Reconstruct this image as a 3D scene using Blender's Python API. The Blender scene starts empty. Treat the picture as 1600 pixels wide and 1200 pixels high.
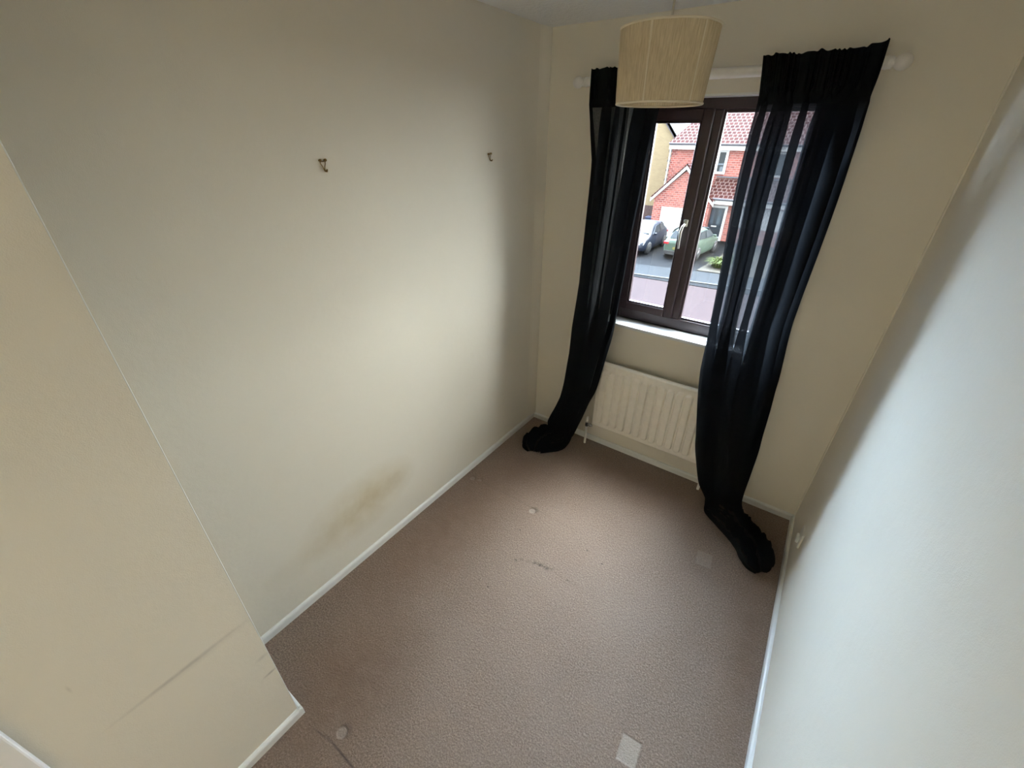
import bpy, math, random
from mathutils import Vector, Matrix, noise
random.seed(4)
PI = math.pi
sc = bpy.context.scene
COL = sc.collection

# ------------------------------------------------------------------ camera
def cam_basis(yaw, pit, rol):
    cy, sy, cp, sp, cr, sr = math.cos(yaw), math.sin(yaw), math.cos(pit), math.sin(pit), math.cos(rol), math.sin(rol)
    f = Vector((sy*cp, cy*cp, sp)); r = Vector((cy, -sy, 0)); u = r.cross(f)
    return cr*r+sr*u, -sr*r+cr*u, f
_r, _u, _f = cam_basis(-0.6154, -0.5292, 0.0115)
cam = bpy.data.cameras.new('camera'); camo = bpy.data.objects.new('camera', cam); COL.objects.link(camo)
m = Matrix.Identity(4)
for i in range(3):
    m[i][0], m[i][1], m[i][2] = _r[i], _u[i], -_f[i]
m[0][3], m[1][3], m[2][3] = 1.4581, -2.3650, 1.9099
camo.matrix_world = m
cam.sensor_width = 36; cam.lens = 656.376/1600*36; cam.clip_start = .02; cam.clip_end = 300
sc.camera = camo

# ------------------------------------------------------------------ light
LANDING_FILL = 92.0  # strength of the fill light added on the landing
SKY = 8.0                       # overcast base
# brighter openings in the cloud over the houses opposite: direction, sharpness, strength, colour
LOBES = [((0.02, .52, .85), 24, 72, (1, .98, .95)), ((-.48, .68, .50), 6, 152, (.60, .79, 1.05)), ((.50, .82, .26), 4, 27, (1, 1, .98))]
w = bpy.data.worlds.new('overcast_sky'); sc.world = w; w.use_nodes = True
nt = w.node_tree; nt.nodes.clear()
tc = nt.nodes.new('ShaderNodeTexCoord'); bg = nt.nodes.new('ShaderNodeBackground'); wo = nt.nodes.new('ShaderNodeOutputWorld')
def wm_(op, a_, b_):
    x = nt.nodes.new('ShaderNodeMath'); x.operation = op
    for k_, v_ in enumerate((a_, b_)):
        if isinstance(v_, (int, float)): x.inputs[k_].default_value = v_
        else: nt.links.new(v_, x.inputs[k_])
    return x.outputs[0]
acc = None
for d_, e_, g_, c_ in LOBES:
    dt = nt.nodes.new('ShaderNodeVectorMath'); dt.operation = 'DOT_PRODUCT'; dt.inputs[1].default_value = Vector(d_).normalized()
    nt.links.new(tc.outputs['Generated'], dt.inputs[0])
    lobe = wm_('MULTIPLY', wm_('POWER', wm_('MAXIMUM', dt.outputs['Value'], 0.0), float(e_)), g_)
    vs = nt.nodes.new('ShaderNodeVectorMath'); vs.operation = 'SCALE'; vs.inputs[0].default_value = c_; nt.links.new(lobe, vs.inputs['Scale'])
    va = nt.nodes.new('ShaderNodeVectorMath'); va.operation = 'ADD'; nt.links.new(vs.outputs[0], va.inputs[0])
    if acc is None: va.inputs[1].default_value = (.88*SKY, .95*SKY, 1*SKY)
    else: nt.links.new(acc, va.inputs[1])
    acc = va.outputs[0]
nt.links.new(acc, bg.inputs[0]); bg.inputs[1].default_value = 1.0
nt.links.new(bg.outputs[0], wo.inputs[0])
w.cycles.sampling_method = 'MANUAL'; w.cycles.sample_map_resolution = 512
sc.view_settings.view_transform = 'Standard'; sc.view_settings.look = 'None'
sc.view_settings.exposure = 0.19; sc.view_settings.gamma = 1; sc.view_settings.use_curve_mapping = False
sc.cycles.use_denoising = True
sc.cycles.max_bounces = 14; sc.cycles.diffuse_bounces = 10; sc.cycles.transparent_max_bounces = 24
sc.cycles.sample_clamp_indirect = 6; sc.cycles.caustics_reflective = False; sc.cycles.caustics_refractive = False

# ------------------------------------------------------------------ materials
class NB:
    def __init__(s, name):
        s.m = bpy.data.materials.new(name); s.m.use_nodes = True; s.t = s.m.node_tree
        s.b = s.t.nodes['Principled BSDF']; s.o = s.t.nodes['Material Output']; s._c = None
    def n(s, ty, **kw):
        x = s.t.nodes.new(ty)
        for k, v in kw.items():
            if isinstance(k, str) and hasattr(x, k): setattr(x, k, v)
        return x
    def L(s, a, b): s.t.links.new(a, b)
    def co(s):
        if s._c is None: s._c = s.n('ShaderNodeTexCoord').outputs['Object']
        return s._c
    def noise(s, scale, detail=3, rough=.5, vec=None):
        x = s.n('ShaderNodeTexNoise'); x.inputs['Scale'].default_value = scale; x.inputs['Detail'].default_value = detail
        x.inputs['Roughness'].default_value = rough; s.L(vec or s.co(), x.inputs['Vector']); return x.outputs['Fac']
    def ramp(s, fac, stops):
        x = s.n('ShaderNodeValToRGB'); e = x.color_ramp.elements
        while len(e) < len(stops): e.new(.5)
        for i, (p, c) in enumerate(stops):
            e[i].position = p; e[i].color = tuple(c)+(1,) if not isinstance(c, (int, float)) else (c, c, c, 1)
        s.L(fac, x.inputs[0]); return x.outputs[0]
    def mix(s, fac, a, b, mode='MIX'):
        x = s.n('ShaderNodeMix'); x.data_type = 'RGBA'; x.blend_type = mode
        for sock, v in ((x.inputs[0], fac), (x.inputs[6], a), (x.inputs[7], b)):
            if isinstance(v, (int, float)): sock.default_value = v
            elif isinstance(v, tuple): sock.default_value = v+(1,)
            else: s.L(v, sock)
        return x.outputs[2]
    def math(s, op, a, b=0.0, clamp=False):
        x = s.n('ShaderNodeMath'); x.operation = op; x.use_clamp = clamp
        for sock, v in ((x.inputs[0], a), (x.inputs[1], b)):
            if isinstance(v, (int, float)): sock.default_value = v
            else: s.L(v, sock)
        return x.outputs[0]
    def blob(s, centre, size, rot=(0, 0, 0), ty='SPHERICAL'):
        """soft ellipsoid mask: 1 at the centre, 0 at its edge"""
        x = s.n('ShaderNodeMapping'); x.vector_type = 'TEXTURE'
        x.inputs['Location'].default_value = centre; x.inputs['Scale'].default_value = size; x.inputs['Rotation'].default_value = rot
        s.L(s.co(), x.inputs['Vector'])
        g = s.n('ShaderNodeTexGradient'); g.gradient_type = ty; s.L(x.outputs[0], g.inputs[0]); return g.outputs['Fac']
    def bump(s, h, strength=.3, dist=.01):
        x = s.n('ShaderNodeBump'); x.inputs['Strength'].default_value = strength; x.inputs['Distance'].default_value = dist
        s.L(h, x.inputs['Height']); s.L(x.outputs[0], s.b.inputs['Normal']); return x
    def set(s, **kw):
        for k, v in kw.items():
            k = k.replace('_', ' ')
            if hasattr(v, 'node'): s.L(v, s.b.inputs[k])
            else: s.b.inputs[k].default_value = (tuple(v)+(1,)) if isinstance(v, tuple) and len(v) == 3 else v
        return s
def plain(name, col, rough=.5, metal=0, var=.06, scale=30, **kw):
    b = NB(name); f = b.noise(scale)
    c2_ = tuple(max(0, x*(1-var*2)) for x in col)
    b.set(Base_Color=b.ramp(f, [(.3, c2_), (.7, col)]), Roughness=rough, Metallic=metal, **kw); return b.m

WALLC = (.765, .73, .635)
def wall_mat(name, col=WALLC, extra=None):
    b = NB(name); big = b.noise(1.6, 4); fine = b.noise(420, 2); med = b.noise(60, 3)
    c = b.ramp(big, [(.3, tuple(x*.965 for x in col)), (.7, col)])
    if extra: c = extra(b, c)
    b.set(Base_Color=c, Roughness=.72); b.b.inputs['Specular IOR Level'].default_value = .35
    h = b.math('ADD', b.math('MULTIPLY', fine, .25), b.math('ADD', b.math('MULTIPLY', med, .3), b.math('MULTIPLY', b.noise(7, 2), 1.6)))
    b.bump(h, .35, .004); return b.m
def left_extra(b, c):
    # a brownish damp patch low on the wall, with a ragged outline
    n1 = b.noise(9, 4); st = b.blob((0, -1.57, .335), (.5, .36, .19), (.10, 0, 0))
    f = b.math('MULTIPLY', b.math('MULTIPLY', st, n1), 1.5, True)
    c = b.mix(f, c, (.54, .45, .28))
    st2 = b.blob((0, -1.36, .33), (.4, .15, .10)); c = b.mix(b.math('MULTIPLY', b.math('MULTIPLY', st2, n1), .6), c, (.45, .36, .22))
    st3 = b.blob((0, -1.9, .27), (.4, .2, .09)); c = b.mix(b.math('MULTIPLY', b.math('MULTIPLY', st3, n1), .5), c, (.5, .42, .28))
    return c
def bulk_extra(b, c):
    # long grey scuff left by furniture and two short ones by the corner
    n1 = b.noise(24, 3)
    for ce, sz, k in (((.373, -2.40, .627), (.2, .19, .010), .45), ((.373, -2.34, .622), (.2, .16, .02), .16), ((.373, -2.236, .333), (.2, .03, .008), .55), ((.373, -2.23, .43), (.2, .03, .012), .3), ((.373, -2.56, .82), (.2, .004, .02), .3)):
        c = b.mix(b.math('MULTIPLY', b.math('MULTIPLY', b.blob(ce, sz), n1), k*2.2, True), c, (.38, .35, .31))
    return c
M = {}
M['wall'] = wall_mat('cream_wall_paint')
M['wall_l'] = wall_mat('cream_wall_paint_stained', extra=left_extra)
M['wall_b'] = wall_mat('cream_wall_paint_scuffed', extra=bulk_extra)
M['ceil'] = NB('stippled_white_ceiling'); b = M['ceil']; b.set(Base_Color=(.85, .87, .89), Roughness=.85)
b.bump(b.noise(38, 5, .65), .7, .012); M['ceil'] = b.m
M['gloss'] = plain('white_gloss_paint', (.80, .82, .80), .32, var=.02)
M['sillw'] = plain('white_sill_gloss', (.66, .70, .71), .28, var=.02)
M['door'] = plain('white_door_paint', (.86, .87, .88), .35, var=.01)
M['rad'] = plain('radiator_enamel', (.90, .87, .79), .38, var=.03)
M['pole'] = plain('white_painted_wood', (.86, .85, .81), .4, var=.03)
M['plastic'] = plain('white_plastic', (.76, .76, .72), .35, var=.02)
M['chrome'] = plain('chrome', (.75, .75, .73), .16, 1, var=.02)
M['nickel'] = plain('satin_nickel', (.42, .41, .36), .35, .8, var=.02)
M['black'] = plain('black_rubber', (.02, .02, .02), .5)
M['brass'] = plain('aged_brass', (.30, .19, .06), .38, .9, var=.25, scale=200)
M['cord'] = plain('white_cord', (.62, .6, .52), .5)
# rosewood upvc
b = NB('rosewood_frame'); mp = b.n('ShaderNodeMapping'); mp.inputs['Scale'].default_value = (6, 6, 1.2); b.L(b.co(), mp.inputs[0])
g = b.noise(30, 5, .6, mp.outputs[0]); b.set(Base_Color=b.ramp(g, [(.3, (.017, .007, .0085)), (.7, (.032, .013, .016))]), Roughness=.38)
b.bump(g, .15, .001); M['frame'] = b.m
# glass
b = NB('window_glass'); b.t.nodes.remove(b.b)
tr = b.n('ShaderNodeBsdfTransparent'); tr.inputs[0].default_value = (.95, .965, .96, 1); gl = b.n('ShaderNodeBsdfGlossy'); gl.inputs['Roughness'].default_value = .02
mx = b.n('ShaderNodeMixShader')
mx.inputs[0].default_value = .06; b.L(tr.outputs[0], mx.inputs[1]); b.L(gl.outputs[0], mx.inputs[2]); b.L(mx.outputs[0], b.o.inputs[0]); M['glass'] = b.m
# black semi-sheer curtain
def curtain_mat():
    b = NB('black_voile'); b.t.nodes.remove(b.b)
    tr = b.n('ShaderNodeBsdfTransparent'); tl = b.n('ShaderNodeBsdfTranslucent'); df = b.n('ShaderNodeBsdfDiffuse'); sh = b.n('ShaderNodeBsdfSheen')
    tl.inputs[0].default_value = (.020, .021, .022, 1); df.inputs[0].default_value = (.011, .0125, .0145, 1)
    mp = b.n('ShaderNodeMapping'); mp.inputs['Scale'].default_value = (90, 90, 260); b.L(b.co(), mp.inputs[0])
    w1 = b.noise(1.5, 3, .7, mp.outputs[0]); mp2 = b.n('ShaderNodeMapping'); mp2.inputs['Scale'].default_value = (260, 260, 14); b.L(b.co(), mp2.inputs[0])
    w2 = b.noise(1, 3, .7, mp2.outputs[0]); ww = b.math('MULTIPLY', b.math('ADD', w1, w2), .5)
    T = b.ramp(ww, [(.32, (.08, .081, .085)), (.68, (.23, .234, .245))]); b.L(T, tr.inputs[0])
    m1 = b.n('ShaderNodeMixShader'); m1.inputs[0].default_value = .4; b.L(df.outputs[0], m1.inputs[1]); b.L(tl.outputs[0], m1.inputs[2])
    ad = b.n('ShaderNodeAddShader'); b.L(tr.outputs[0], ad.inputs[0]); b.L(m1.outputs[0], ad.inputs[1])
    b.L(ad.outputs[0], b.o.inputs[0]); return b.m
M['curtain'] = curtain_mat()
b = NB('black_curtain_header'); mp = b.n('ShaderNodeMapping'); mp.inputs['Scale'].default_value = (200, 200, 30); b.L(b.co(), mp.inputs[0])
b.set(Base_Color=b.ramp(b.noise(1, 2, .5, mp.outputs[0]), [(.3, (.007, .008, .009)), (.7, (.016, .017, .019))]), Roughness=.9); b.b.inputs['Specular IOR Level'].default_value = .1; M['header'] = b.m
# lamp shade, fine vertical threads
def shade_mat():
    b = NB('cream_thread_shade'); b.t.nodes.remove(b.b)
    mp = b.n('ShaderNodeMapping'); mp.inputs['Scale'].default_value = (1, 1, .015); b.L(b.co(), mp.inputs[0])
    g = b.noise(420, 2, .7, mp.outputs[0]); c = b.ramp(g, [(.3, (.52, .43, .28)), (.7, (.74, .64, .46))])
    df = b.n('ShaderNodeBsdfDiffuse'); tl = b.n('ShaderNodeBsdfTranslucent'); b.L(c, df.inputs[0]); b.L(c, tl.inputs[0])
    bp = b.n('ShaderNodeBump'); bp.inputs['Strength'].default_value = .4; bp.inputs['Distance'].default_value = .001; b.L(g, bp.inputs['Height']); b.L(bp.outputs[0], df.inputs['Normal'])
    mx = b.n('ShaderNodeMixShader'); mx.inputs[0].default_value = .32; b.L(df.outputs[0], mx.inputs[1]); b.L(tl.outputs[0], mx.inputs[2]); b.L(mx.outputs[0], b.o.inputs[0]); return b.m
M['shade'] = shade_mat()
M['trim'] = plain('cream_ribbon', (.74, .67, .52), .5, var=.03)
# carpet
def carpet_mat():
    b = NB('brown_carpet')
    f1 = b.noise(150, 4, .75); f2 = b.noise(70, 4, .7); big = b.noise(3.2, 4, .55); mid = b.noise(13, 4, .6)
    c = b.ramp(f1, [(.33, (.070, .044, .030)), (.5, (.225, .156, .113)), (.67, (.46, .345, .268))])
    c = b.mix(b.math('MULTIPLY', f2, .32), c, (.20, .152, .118))
    # worn, flattened traffic areas are paler; edges keep the browner pile
    c = b.mix(b.math('MULTIPLY', b.ramp(big, [(.35, 0.), (.65, 1.)]), .22), c, (.36, .285, .235))
    c = b.mix(b.math('MULTIPLY', b.ramp(mid, [(.45, 0.), (.75, 1.)]), .22), c, (.17, .12, .09))
    c = b.mix(b.math('MULTIPLY', b.ramp(b.blob((1.0, -1.35, 0), (.85, 1.35, 1)), [(0, 0.), (.6, 1.)]), .25), c, (.38, .30, .25))
    # browner, less worn pile along the left, window and right walls
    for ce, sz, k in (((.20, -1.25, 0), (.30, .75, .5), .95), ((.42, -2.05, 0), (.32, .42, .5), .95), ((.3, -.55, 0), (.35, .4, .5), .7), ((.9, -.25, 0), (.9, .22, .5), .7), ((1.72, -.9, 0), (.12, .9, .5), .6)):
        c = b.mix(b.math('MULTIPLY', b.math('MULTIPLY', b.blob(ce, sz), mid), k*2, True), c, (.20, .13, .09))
    # dark dirty scuff line in the middle
    for ce, sz, rz, k in (((.79, -1.12, 0), (.11, .022, .5), .25, .9), ((.93, -1.12, 0), (.09, .012, .5), .05, .5), ((.66, -1.17, 0), (.05, .015, .5), .7, .6)):
        c = b.mix(b.math('MULTIPLY', b.math('MULTIPLY', b.blob(ce, sz, (0, 0, rz)), b.ramp(b.noise(45, 3, .7), [(.45, 0.), (.62, 1.)])), k*1.6, True), c, (.09, .068, .052))
    for ce in ((.63, -1.38, 0), (.93, -.9, 0), (.56, -1.0, 0), (1.03, -.93, 0)):
        c = b.mix(b.ramp(b.blob(ce, (.007, .005, .5)), [(.1, 0.), (.4, .7)]), c, (.05, .035, .03))
    # furniture dents: flattened pale pile with a dark rim on the far side
    h0 = None
    for ce, R_, k in (((.557, -2.157, 0), .024, .8), ((.539, -.839, 0), .024, .9), ((.071, -.838, 0), .02, .5), ((.12, -.82, 0), .015, .3)):
        dm = b.ramp(b.blob(ce, (R_, R_, .5)), [(.05, 0.), (.35, 1.)])
        rm_ = b.blob((ce[0]+.006, ce[1]+.010, 0), (R_*1.25, R_*1.1, .5)); c = b.mix(b.math('MULTIPLY', b.ramp(rm_, [(0, 0.), (.3, 1.)]), k*.55), c, (.10, .07, .052))
        c = b.mix(b.math('MULTIPLY', dm, k*.5), c, (.52, .44, .37)); h0 = dm if h0 is None else b.math('MAXIMUM', h0, dm)
    # square flattened print of a bed foot and a fainter one by the curtain
    def square(ce, half, rz):
        x = b.n('ShaderNodeMapping'); x.vector_type = 'TEXTURE'; x.inputs['Location'].default_value = ce; x.inputs['Scale'].default_value = (half[0], half[1], 1); x.inputs['Rotation'].default_value = (0, 0, rz)
        b.L(b.co(), x.inputs[0]); s_ = b.n('ShaderNodeSeparateXYZ'); b.L(x.outputs[0], s_.inputs[0])
        m_ = b.math('MAXIMUM', b.math('ABSOLUTE', s_.outputs[0]), b.math('ABSOLUTE', s_.outputs[1]))
        return b.ramp(m_, [(.86, 1.), (1.0, 0.)])
    for ce, hf, rz, k in (((1.444, -1.585, 0), (.037, .047, 1), .08, .75), ((1.455, -.585, 0), (.04, .05, 1), .1, .28)):
        sm = square(ce, hf, rz); c = b.mix(b.math('MULTIPLY', sm, k*.8), c, (.50, .43, .36)); h0 = b.math('MAXIMUM', h0, b.math('MULTIPLY', sm, k*1.2))
    # crease where a doorway strip of carpet joins
    for ce, sz, rz, k in (((.50, -2.206, 0), (.06, .005, .5), .12, .5), ((.62, -2.197, 0), (.14, .006, .5), .0, .85)):
        c = b.mix(b.math('MULTIPLY', b.blob(ce, sz, (0, 0, rz)), k*1.2, True), c, (.07, .05, .04))
    cr2 = b.blob((.44, -.82, 0), (.45, .012, .5), (0, 0, .0)); c = b.mix(b.math('MULTIPLY', cr2, .22), c, (.12, .09, .07))
    b.set(Base_Color=c, Roughness=.95); b.b.inputs['Specular IOR Level'].default_value = .1
    b.b.inputs['Sheen Weight'].default_value = .15
    h = b.math('ADD', b.math('MULTIPLY', f1, 1.0), b.math('MULTIPLY', f2, .9)); h = b.math('SUBTRACT', h, b.math('MULTIPLY', h0, 1.1))
    b.bump(h, .75, .012); return b.m
M['carpet'] = carpet_mat()

# exterior
def facade_vec(b, sx=1.0):
    s_ = b.n('ShaderNodeSeparateXYZ'); b.L(b.co(), s_.inputs[0]); c_ = b.n('ShaderNodeCombineXYZ')
    b.L(b.math('ADD', s_.outputs[0], s_.outputs[1]), c_.inputs[0]); b.L(s_.outputs[2], c_.inputs[1]); return c_.outputs[0]
def brick_mat(name, c1, c2, mort, bw=.215, rh=.075, ms=.012):
    b = NB(name); v = facade_vec(b); x = b.n('ShaderNodeTexBrick'); b.L(v, x.inputs['Vector'])
    x.inputs['Color1'].default_value = c1+(1,); x.inputs['Color2'].default_value = c2+(1,); x.inputs['Mortar'].default_value = mort+(1,)
    x.inputs['Scale'].default_value = 1; x.inputs['Mortar Size'].default_value = ms; x.inputs['Brick Width'].default_value = bw; x.inputs['Row Height'].default_value = rh
    x.inputs['Bias'].default_value = -.2
    c = b.mix(b.math('MULTIPLY', b.noise(2.5, 3), .35), x.outputs['Color'], tuple(min(1, q*1.25) for q in c1))
    b.set(Base_Color=c, Roughness=.85); return b.m
EXT = .4
def E_(c): return tuple(x*EXT for x in c)
M['brick'] = brick_mat('red_brick', (.29, .095, .078), (.10, .036, .038), (.30, .22, .205), .26, .12, .014)
M['ybrick'] = brick_mat('buff_brick', (.25, .20, .125), (.20, .158, .10), (.24, .2, .14))
def tile_mat():
    b = NB('red_roof_tile'); s_ = b.n('ShaderNodeSeparateXYZ'); b.L(b.co(), s_.inputs[0]); c_ = b.n('ShaderNodeCombineXYZ')
    b.L(s_.outputs[0], c_.inputs[0]); b.L(b.math('MULTIPLY', s_.outputs[2], 1.9), c_.inputs[1])
    x = b.n('ShaderNodeTexBrick'); b.L(c_.outputs[0], x.inputs['Vector']); x.offset = .5
    for k, v in (('Color1', (.052, .017, .015)), ('Color2', (.036, .012, .012)), ('Mortar', (.13, .088, .084))): x.inputs[k].default_value = v+(1,)
    x.inputs['Scale'].default_value = 1; x.inputs['Mortar Size'].default_value = .045; x.inputs['Mortar Smooth'].default_value = .6; x.inputs['Brick Width'].default_value = .26; x.inputs['Row Height'].default_value = .3
    b.set(Base_Color=x.outputs['Color'], Roughness=.7); b.bump(x.outputs['Fac'], .5, .03); return b.m
M['tile'] = tile_mat()
M['wpaint'] = plain('white_exterior_paint', (.50, .50, .50), .5, var=.02, scale=4)
M['grey_gutter'] = plain('grey_gutter', E_((.16, .16, .2)), .4)
b = NB('pink_block_paving'); x = b.n('ShaderNodeTexBrick'); mp = b.n('ShaderNodeMapping'); mp.inputs['Rotation'].default_value = (0, 0, .8); b.L(b.co(), mp.inputs[0]); b.L(mp.outputs[0], x.inputs[0])
for k, v in (('Color1', (.027, .0168, .0165)), ('Color2', (.022, .0138, .014)), ('Mortar', (.028, .023, .0235))): x.inputs[k].default_value = v+(1,)
x.inputs['Scale'].default_value = 1; x.inputs['Mortar Size'].default_value = .012; x.inputs['Brick Width'].default_value = .2; x.inputs['Row Height'].default_value = .1
b.set(Base_Color=x.outputs['Color'], Roughness=.9); M['paving'] = b.m
M['tarmac'] = plain('driveway_tarmac', (.0085, .009, .0102), .9, var=.2, scale=8)
M['pavement'] = plain('pavement_asphalt', (.019, .0205, .0225), .9, var=.15, scale=5)
M['kerb'] = plain('kerb_concrete', (.05, .052, .053), .85, var=.08)
M['soil'] = plain('front_garden_gravel', (.05, .045, .037), .95, var=.2, scale=12)
M['grass'] = plain('pale_green_blades', (.045, .06, .014), .7, var=.25, scale=9)
M['shrub'] = plain('shrub_leaves', (.09, .11, .025), .7, var=.4, scale=12)
M['cardark'] = plain('dark_blue_car_paint', (.012, .016, .028), .4, 0, var=.05)
M['cargreen'] = plain('grey_green_car_paint', (.05, .075, .058), .4, 0, var=.05)
M['carglass'] = plain('car_window_glass', (.02, .025, .03), .25, 0, var=.02)
M['tyre'] = plain('tyre_rubber', (.02, .02, .022), .8)
M['alloy'] = plain('alloy_wheel', E_((.35, .36, .38)), .3, .7)
M['redlamp'] = plain('red_lamp_lens', (.4, .01, .02), .2); M['clearlamp'] = plain('headlamp_lens', E_((.5, .55, .6)), .1)
M['yplate'] = plain('yellow_number_plate', E_((.42, .34, .06)), .5)
M['navy'] = plain('navy_door_paint', E_((.035, .055, .085)), .3); M['doorglass'] = plain('obscured_door_glass', E_((.13, .18, .24)), .15)
M['fence'] = plain('brown_fence', E_((.17, .10, .10)), .8, var=.2); M['blue'] = plain('blue_bin_plastic', E_((.03, .06, .17)), .5)
M['slate'] = plain('distant_grey_roof', (.09, .09, .095), .8, var=.1, scale=2)
M['grey_upvc'] = plain('grey_fascia', E_((.22, .21, .24)), .6)

for k_ in ('tile', 'paving', 'tarmac', 'pavement', 'kerb', 'soil', 'brick', 'ybrick', 'slate', 'wpaint', 'grass', 'shrub', 'grey_upvc'):
    M[k_].node_tree.nodes['Principled BSDF'].inputs['Specular IOR Level'].default_value = .03

for k_ in ('cardark', 'cargreen', 'carglass'):
    M[k_].node_tree.nodes['Principled BSDF'].inputs['Specular IOR Level'].default_value = .18

# ------------------------------------------------------------------ mesh helpers
class MB:
    def __init__(s): s.v = []; s.f = []; s.sm = []
    def add(s, vs, fs, smooth=False):
        o = len(s.v); s.v += [tuple(v) for v in vs]; s.f += [tuple(i+o for i in f) for f in fs]; s.sm += [smooth]*len(fs); return s
    def box(s, x0, x1, y0, y1, z0, z1):
        vs = [(x, y, z) for x in (x0, x1) for y in (y0, y1) for z in (z0, z1)]
        return s.add(vs, [(0, 1, 3, 2), (4, 6, 7, 5), (0, 4, 5, 1), (2, 3, 7, 6), (0, 2, 6, 4), (1, 5, 7, 3)])
    def tube(s, pts, r, n=12, caps=True):
        pts = [Vector(p) for p in pts]; rs = r if isinstance(r, (list, tuple)) else [r]*len(pts); rings = []; ref = None
        for i, p in enumerate(pts):
            t = (pts[min(i+1, len(pts)-1)]-pts[max(i-1, 0)]).normalized()
            if ref is None: ref = Vector((0, 0, 1)) if abs(t.z) < .9 else Vector((1, 0, 0))
            a = t.cross(ref).normalized(); bb = t.cross(a).normalized(); ref = -bb if bb.dot(ref) < 0 else bb
            a = t.cross(ref).normalized(); bb = ref
            rings.append([p+rs[i]*(math.cos(2*PI*k/n)*a+math.sin(2*PI*k/n)*bb) for k in range(n)])
        vs = [q for rg in rings for q in rg]; fs = [(i*n+k, i*n+(k+1) % n, (i+1)*n+(k+1) % n, (i+1)*n+k) for i in range(len(pts)-1) for k in range(n)]
        s.add(vs, fs, True)
        if caps: s.add(rings[0], [tuple(range(n))]); s.add(rings[-1], [tuple(range(n))[::-1]])
        return s
    def lathe(s, prof, c, axis='z', n=24):
        """prof = [(radius, height)...] around an axis through c"""
        c = Vector(c); vs = []
        for r, h in prof:
            for k in range(n):
                a = 2*PI*k/n; u, v = r*math.cos(a), r*math.sin(a)
                vs.append(c+(Vector((u, v, h)) if axis == 'z' else Vector((h, u, v)) if axis == 'x' else Vector((u, h, v))))
        return s.add(vs, [(i*n+k, i*n+(k+1) % n, (i+1)*n+(k+1) % n, (i+1)*n+k) for i in range(len(prof)-1) for k in range(n)], True)
    def prism(s, poly, d, axis='y'):
        """poly in the two other axes, extruded from d[0] to d[1]"""
        n = len(poly)
        def P(a, b_, t): return (a, t, b_) if axis == 'y' else (t, a, b_) if axis == 'x' else (a, b_, t)
        vs = [P(a, b_, t) for t in d for a, b_ in poly]
        return s.add(vs, [tuple(range(n)), tuple(range(2*n-1, n-1, -1))]+[(k, (k+1) % n, n+(k+1) % n, n+k) for k in range(n)])
    def grid(s, rows, smooth=True):
        nr, nc = len(rows), len(rows[0])
        return s.add([p for r in rows for p in r], [(i*nc+k, i*nc+k+1, (i+1)*nc+k+1, (i+1)*nc+k) for i in range(nr-1) for k in range(nc-1)], smooth)
    def build(s, name, mat, parent=None, bevel=0, recalc=True, solid=0):
        me = bpy.data.meshes.new(name); o0 = Vector((0, 0, 0))
        if parent is not None: o0 = parent_origin(parent)
        me.from_pydata([tuple(Vector(v)-o0) for v in s.v], [], s.f); me.materials.append(mat)
        for p, q in zip(me.polygons, s.sm): p.use_smooth = q
        if recalc:
            import bmesh
            bm = bmesh.new(); bm.from_mesh(me); bmesh.ops.recalc_face_normals(bm, faces=bm.faces); bm.to_mesh(me); bm.free()
        me.update(); o = bpy.data.objects.new(name, me); COL.objects.link(o)
        if parent is not None: o.parent = parent
        if bevel:
            mod = o.modifiers.new('bevel', 'BEVEL'); mod.width = bevel; mod.segments = 2; mod.limit_method = 'ANGLE'; mod.angle_limit = math.radians(40)
        if solid:
            mod = o.modifiers.new('thick', 'SOLIDIFY'); mod.thickness = solid; mod.offset = 0
        return o
def parent_origin(p):
    v = Vector((0, 0, 0))
    while p is not None: v += p.location; p = p.parent
    return v
def tag(o, label=None, cat=None, group=None, kind=None):
    if label: o['label'] = label
    if cat: o['category'] = cat
    if group: o['group'] = group
    if kind: o['kind'] = kind
    return o
def thing(name, loc, label, cat, group=None):
    o = bpy.data.objects.new(name, None); o.empty_display_size = .05; COL.objects.link(o); o.location = loc
    return tag(o, label, cat, group)
def struct(mb, name, mat, **kw): return tag(mb.build(name, mat, **kw), kind='structure')

# ------------------------------------------------------------------ room
W, H, D, YB, YR = 1.808, 2.4, .373, -2.216, -3.5
T = .015; SK = .04
OX0, OX1, OZ0, OZ1 = .48, 1.40, .935, 2.09
struct(MB().box(-.12, W+.12, YR-.12, .19, -.12, 0), 'floor', M['carpet'])
struct(MB().box(-.12, W+.12, YR-.12, .19, H, H+.12), 'ceiling', M['ceil'])
# left wall: bent inward at the far corner to catch a pale strip of light
prof = [(-.12, -2.5), (-.12, .02), (.016, .02), (.016, -.01), (.013, -.03), (.008, -.052), (.003, -.072), (0, -.09), (0, -2.5)]
struct(MB().prism(prof, (0, H), 'z'), 'wall_left', M['wall_l'])
mb = MB().box(-.12, OX0, 0, .19, 0, H).box(OX1, W+.12, 0, .19, 0, H).box(OX0, OX1, 0, .19, 0, OZ0-.02).box(OX0, OX1, 0, .19, OZ1, H)
struct(mb, 'wall_window_side', M['wall'])
struct(MB().box(W, W+.12, YR-.12, .0, 0, H), 'wall_right', M['wall'])
BX0, BX1, BZ = .95, 1.72, 2.02          # unseen doorway behind the camera, added to let in the landing fill light
struct(MB().box(-.12, BX0, YR-.12, YR, 0, H).box(BX1, W+.12, YR-.12, YR, 0, H).box(BX0, BX1, YR-.12, YR, BZ, H), 'wall_back', M['wall'])
struct(MB().box(BX0-.06, BX0, YR-.135, YR+.015, 0, BZ+.06).box(BX1, BX1+.06, YR-.135, YR+.015, 0, BZ+.06).box(BX0, BX1, YR-.135, YR+.015, BZ, BZ+.06), 'door_2', M['door'])
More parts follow.
